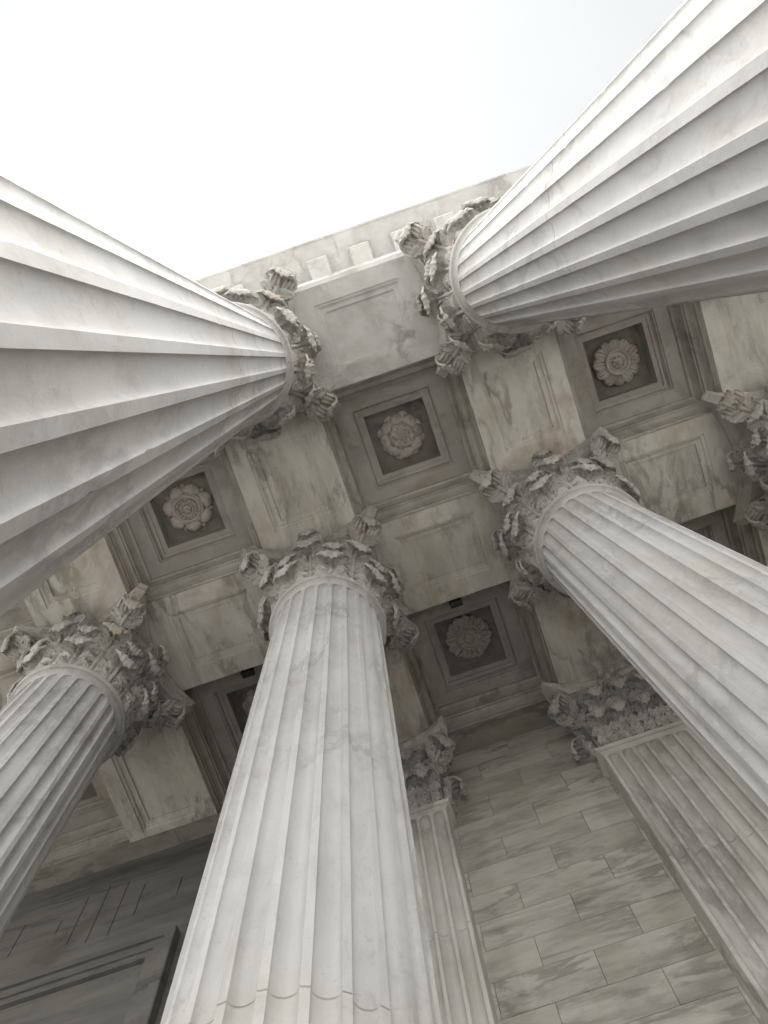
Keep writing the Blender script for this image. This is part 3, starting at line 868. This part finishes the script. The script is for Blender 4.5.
for x_, lab in ((XS[1], 'added wall blocking light from the left end, outside the picture'), (XS[8], 'added wall blocking light from the right end, outside the picture')):
    ew = MB(); ew.box(-.3, .3, .4, YW - .01, 0.004, ZS - .003, .01)  # unseen walls added to stop light entering at the porch ends
    tag(obj('light_block_wall', ew.mesh('light_block_wall', smooth=False), M_WALL, None, (x_, 0, 0)), lab, 'wall')

# ------------------------------------------------------------------ camera
from mathutils import Matrix
R = ((0.94696, 0.31815, -0.0453), (-0.32101, 0.92992, -0.17947), (-0.01497, 0.18449, 0.98272))
cd = bpy.data.cameras.new('camera'); cam = bpy.data.objects.new('camera', cd); scene.collection.objects.link(cam)
X = R[0]; Yv = [-a for a in R[1]]; Z = [-a for a in R[2]]
cam.matrix_world = Matrix(((X[0], Yv[0], Z[0], CAM[0]), (X[1], Yv[1], Z[1], CAM[1]), (X[2], Yv[2], Z[2], CAM[2]), (0, 0, 0, 1)))
cd.sensor_fit = 'VERTICAL'; cd.sensor_height = 24.0; cd.lens = 845.0 / 1024 * 24.0
cd.clip_start = .05; cd.clip_end = 2000
scene.camera = cam

# ------------------------------------------------------------------ light: bright overcast
SUN_EL, SUN_AZ = radians(75), radians(186)     # azimuth clockwise from +Y
w = bpy.data.worlds.new('World'); scene.world = w; w.use_nodes = True
nt = w.node_tree; nt.nodes.clear()
sky = nt.nodes.new('ShaderNodeTexSky'); sky.sky_type = 'NISHITA'; sky.sun_disc = False
sky.sun_elevation = SUN_EL; sky.sun_rotation = SUN_AZ; sky.dust_density = 4.0; sky.air_density = 1.0; sky.ozone_density = 1.0
hs = nt.nodes.new('ShaderNodeHueSaturation'); hs.inputs['Saturation'].default_value = .10
mx = nt.nodes.new('ShaderNodeMix'); mx.data_type = 'RGBA'; mx.inputs[0].default_value = .98
tcw = nt.nodes.new('ShaderNodeTexCoord'); sx = nt.nodes.new('ShaderNodeSeparateXYZ'); nt.links.new(tcw.outputs['Generated'], sx.inputs[0])
cr = nt.nodes.new('ShaderNodeValToRGB'); nt.links.new(sx.outputs[2], cr.inputs[0])                # cloud deck, brighter towards the horizon
cr.color_ramp.elements[0].position = 0.0; cr.color_ramp.elements[0].color = (.5, .5, .497, 1)
cr.color_ramp.elements[1].position = .82; cr.color_ramp.elements[1].color = (.074, .0765, .0772, 1); ce = cr.color_ramp.elements.new(.5); ce.color = (.40, .404, .406, 1)
cn = nt.nodes.new('ShaderNodeTexNoise'); cn.inputs['Scale'].default_value = 3.0; cn.inputs['Detail'].default_value = 5.0; nt.links.new(tcw.outputs['Generated'], cn.inputs['Vector'])
cm = nt.nodes.new('ShaderNodeMapRange'); cm.inputs['To Min'].default_value = 24.0; cm.inputs['To Max'].default_value = 30.0; nt.links.new(cn.outputs['Fac'], cm.inputs['Value'])
cs_ = nt.nodes.new('ShaderNodeVectorMath'); cs_.operation = 'SCALE'; nt.links.new(cr.outputs[0], cs_.inputs[0]); nt.links.new(cm.outputs[0], cs_.inputs['Scale'])
bg = nt.nodes.new('ShaderNodeBackground'); bg.inputs['Strength'].default_value = .09
out = nt.nodes.new('ShaderNodeOutputWorld')
nt.links.new(sky.outputs[0], hs.inputs['Color']); nt.links.new(hs.outputs[0], mx.inputs[6]); nt.links.new(cs_.outputs[0], mx.inputs[7]); nt.links.new(mx.outputs[2], bg.inputs[0]); nt.links.new(bg.outputs[0], out.inputs[0])
sd = bpy.data.lights.new('sun', 'SUN'); sd.energy = 1.5; sd.angle = radians(40); sd.color = (1, .98, .95)
so = bpy.data.objects.new('sun', sd); scene.collection.objects.link(so)
from mathutils import Vector
dv = Vector((sin(SUN_AZ) * cos(SUN_EL), cos(SUN_AZ) * cos(SUN_EL), sin(SUN_EL)))
so.rotation_euler = dv.to_track_quat('Z', 'Y').to_euler(); so.location = dv * 60

scene.view_settings.view_transform = 'Standard'; scene.view_settings.look = 'None'
scene.view_settings.gamma = 1.0; scene.view_settings.exposure = 2.26; scene.view_settings.use_curve_mapping = False
scene.cycles.max_bounces = 10; scene.cycles.diffuse_bounces = 4; scene.cycles.use_denoising = True
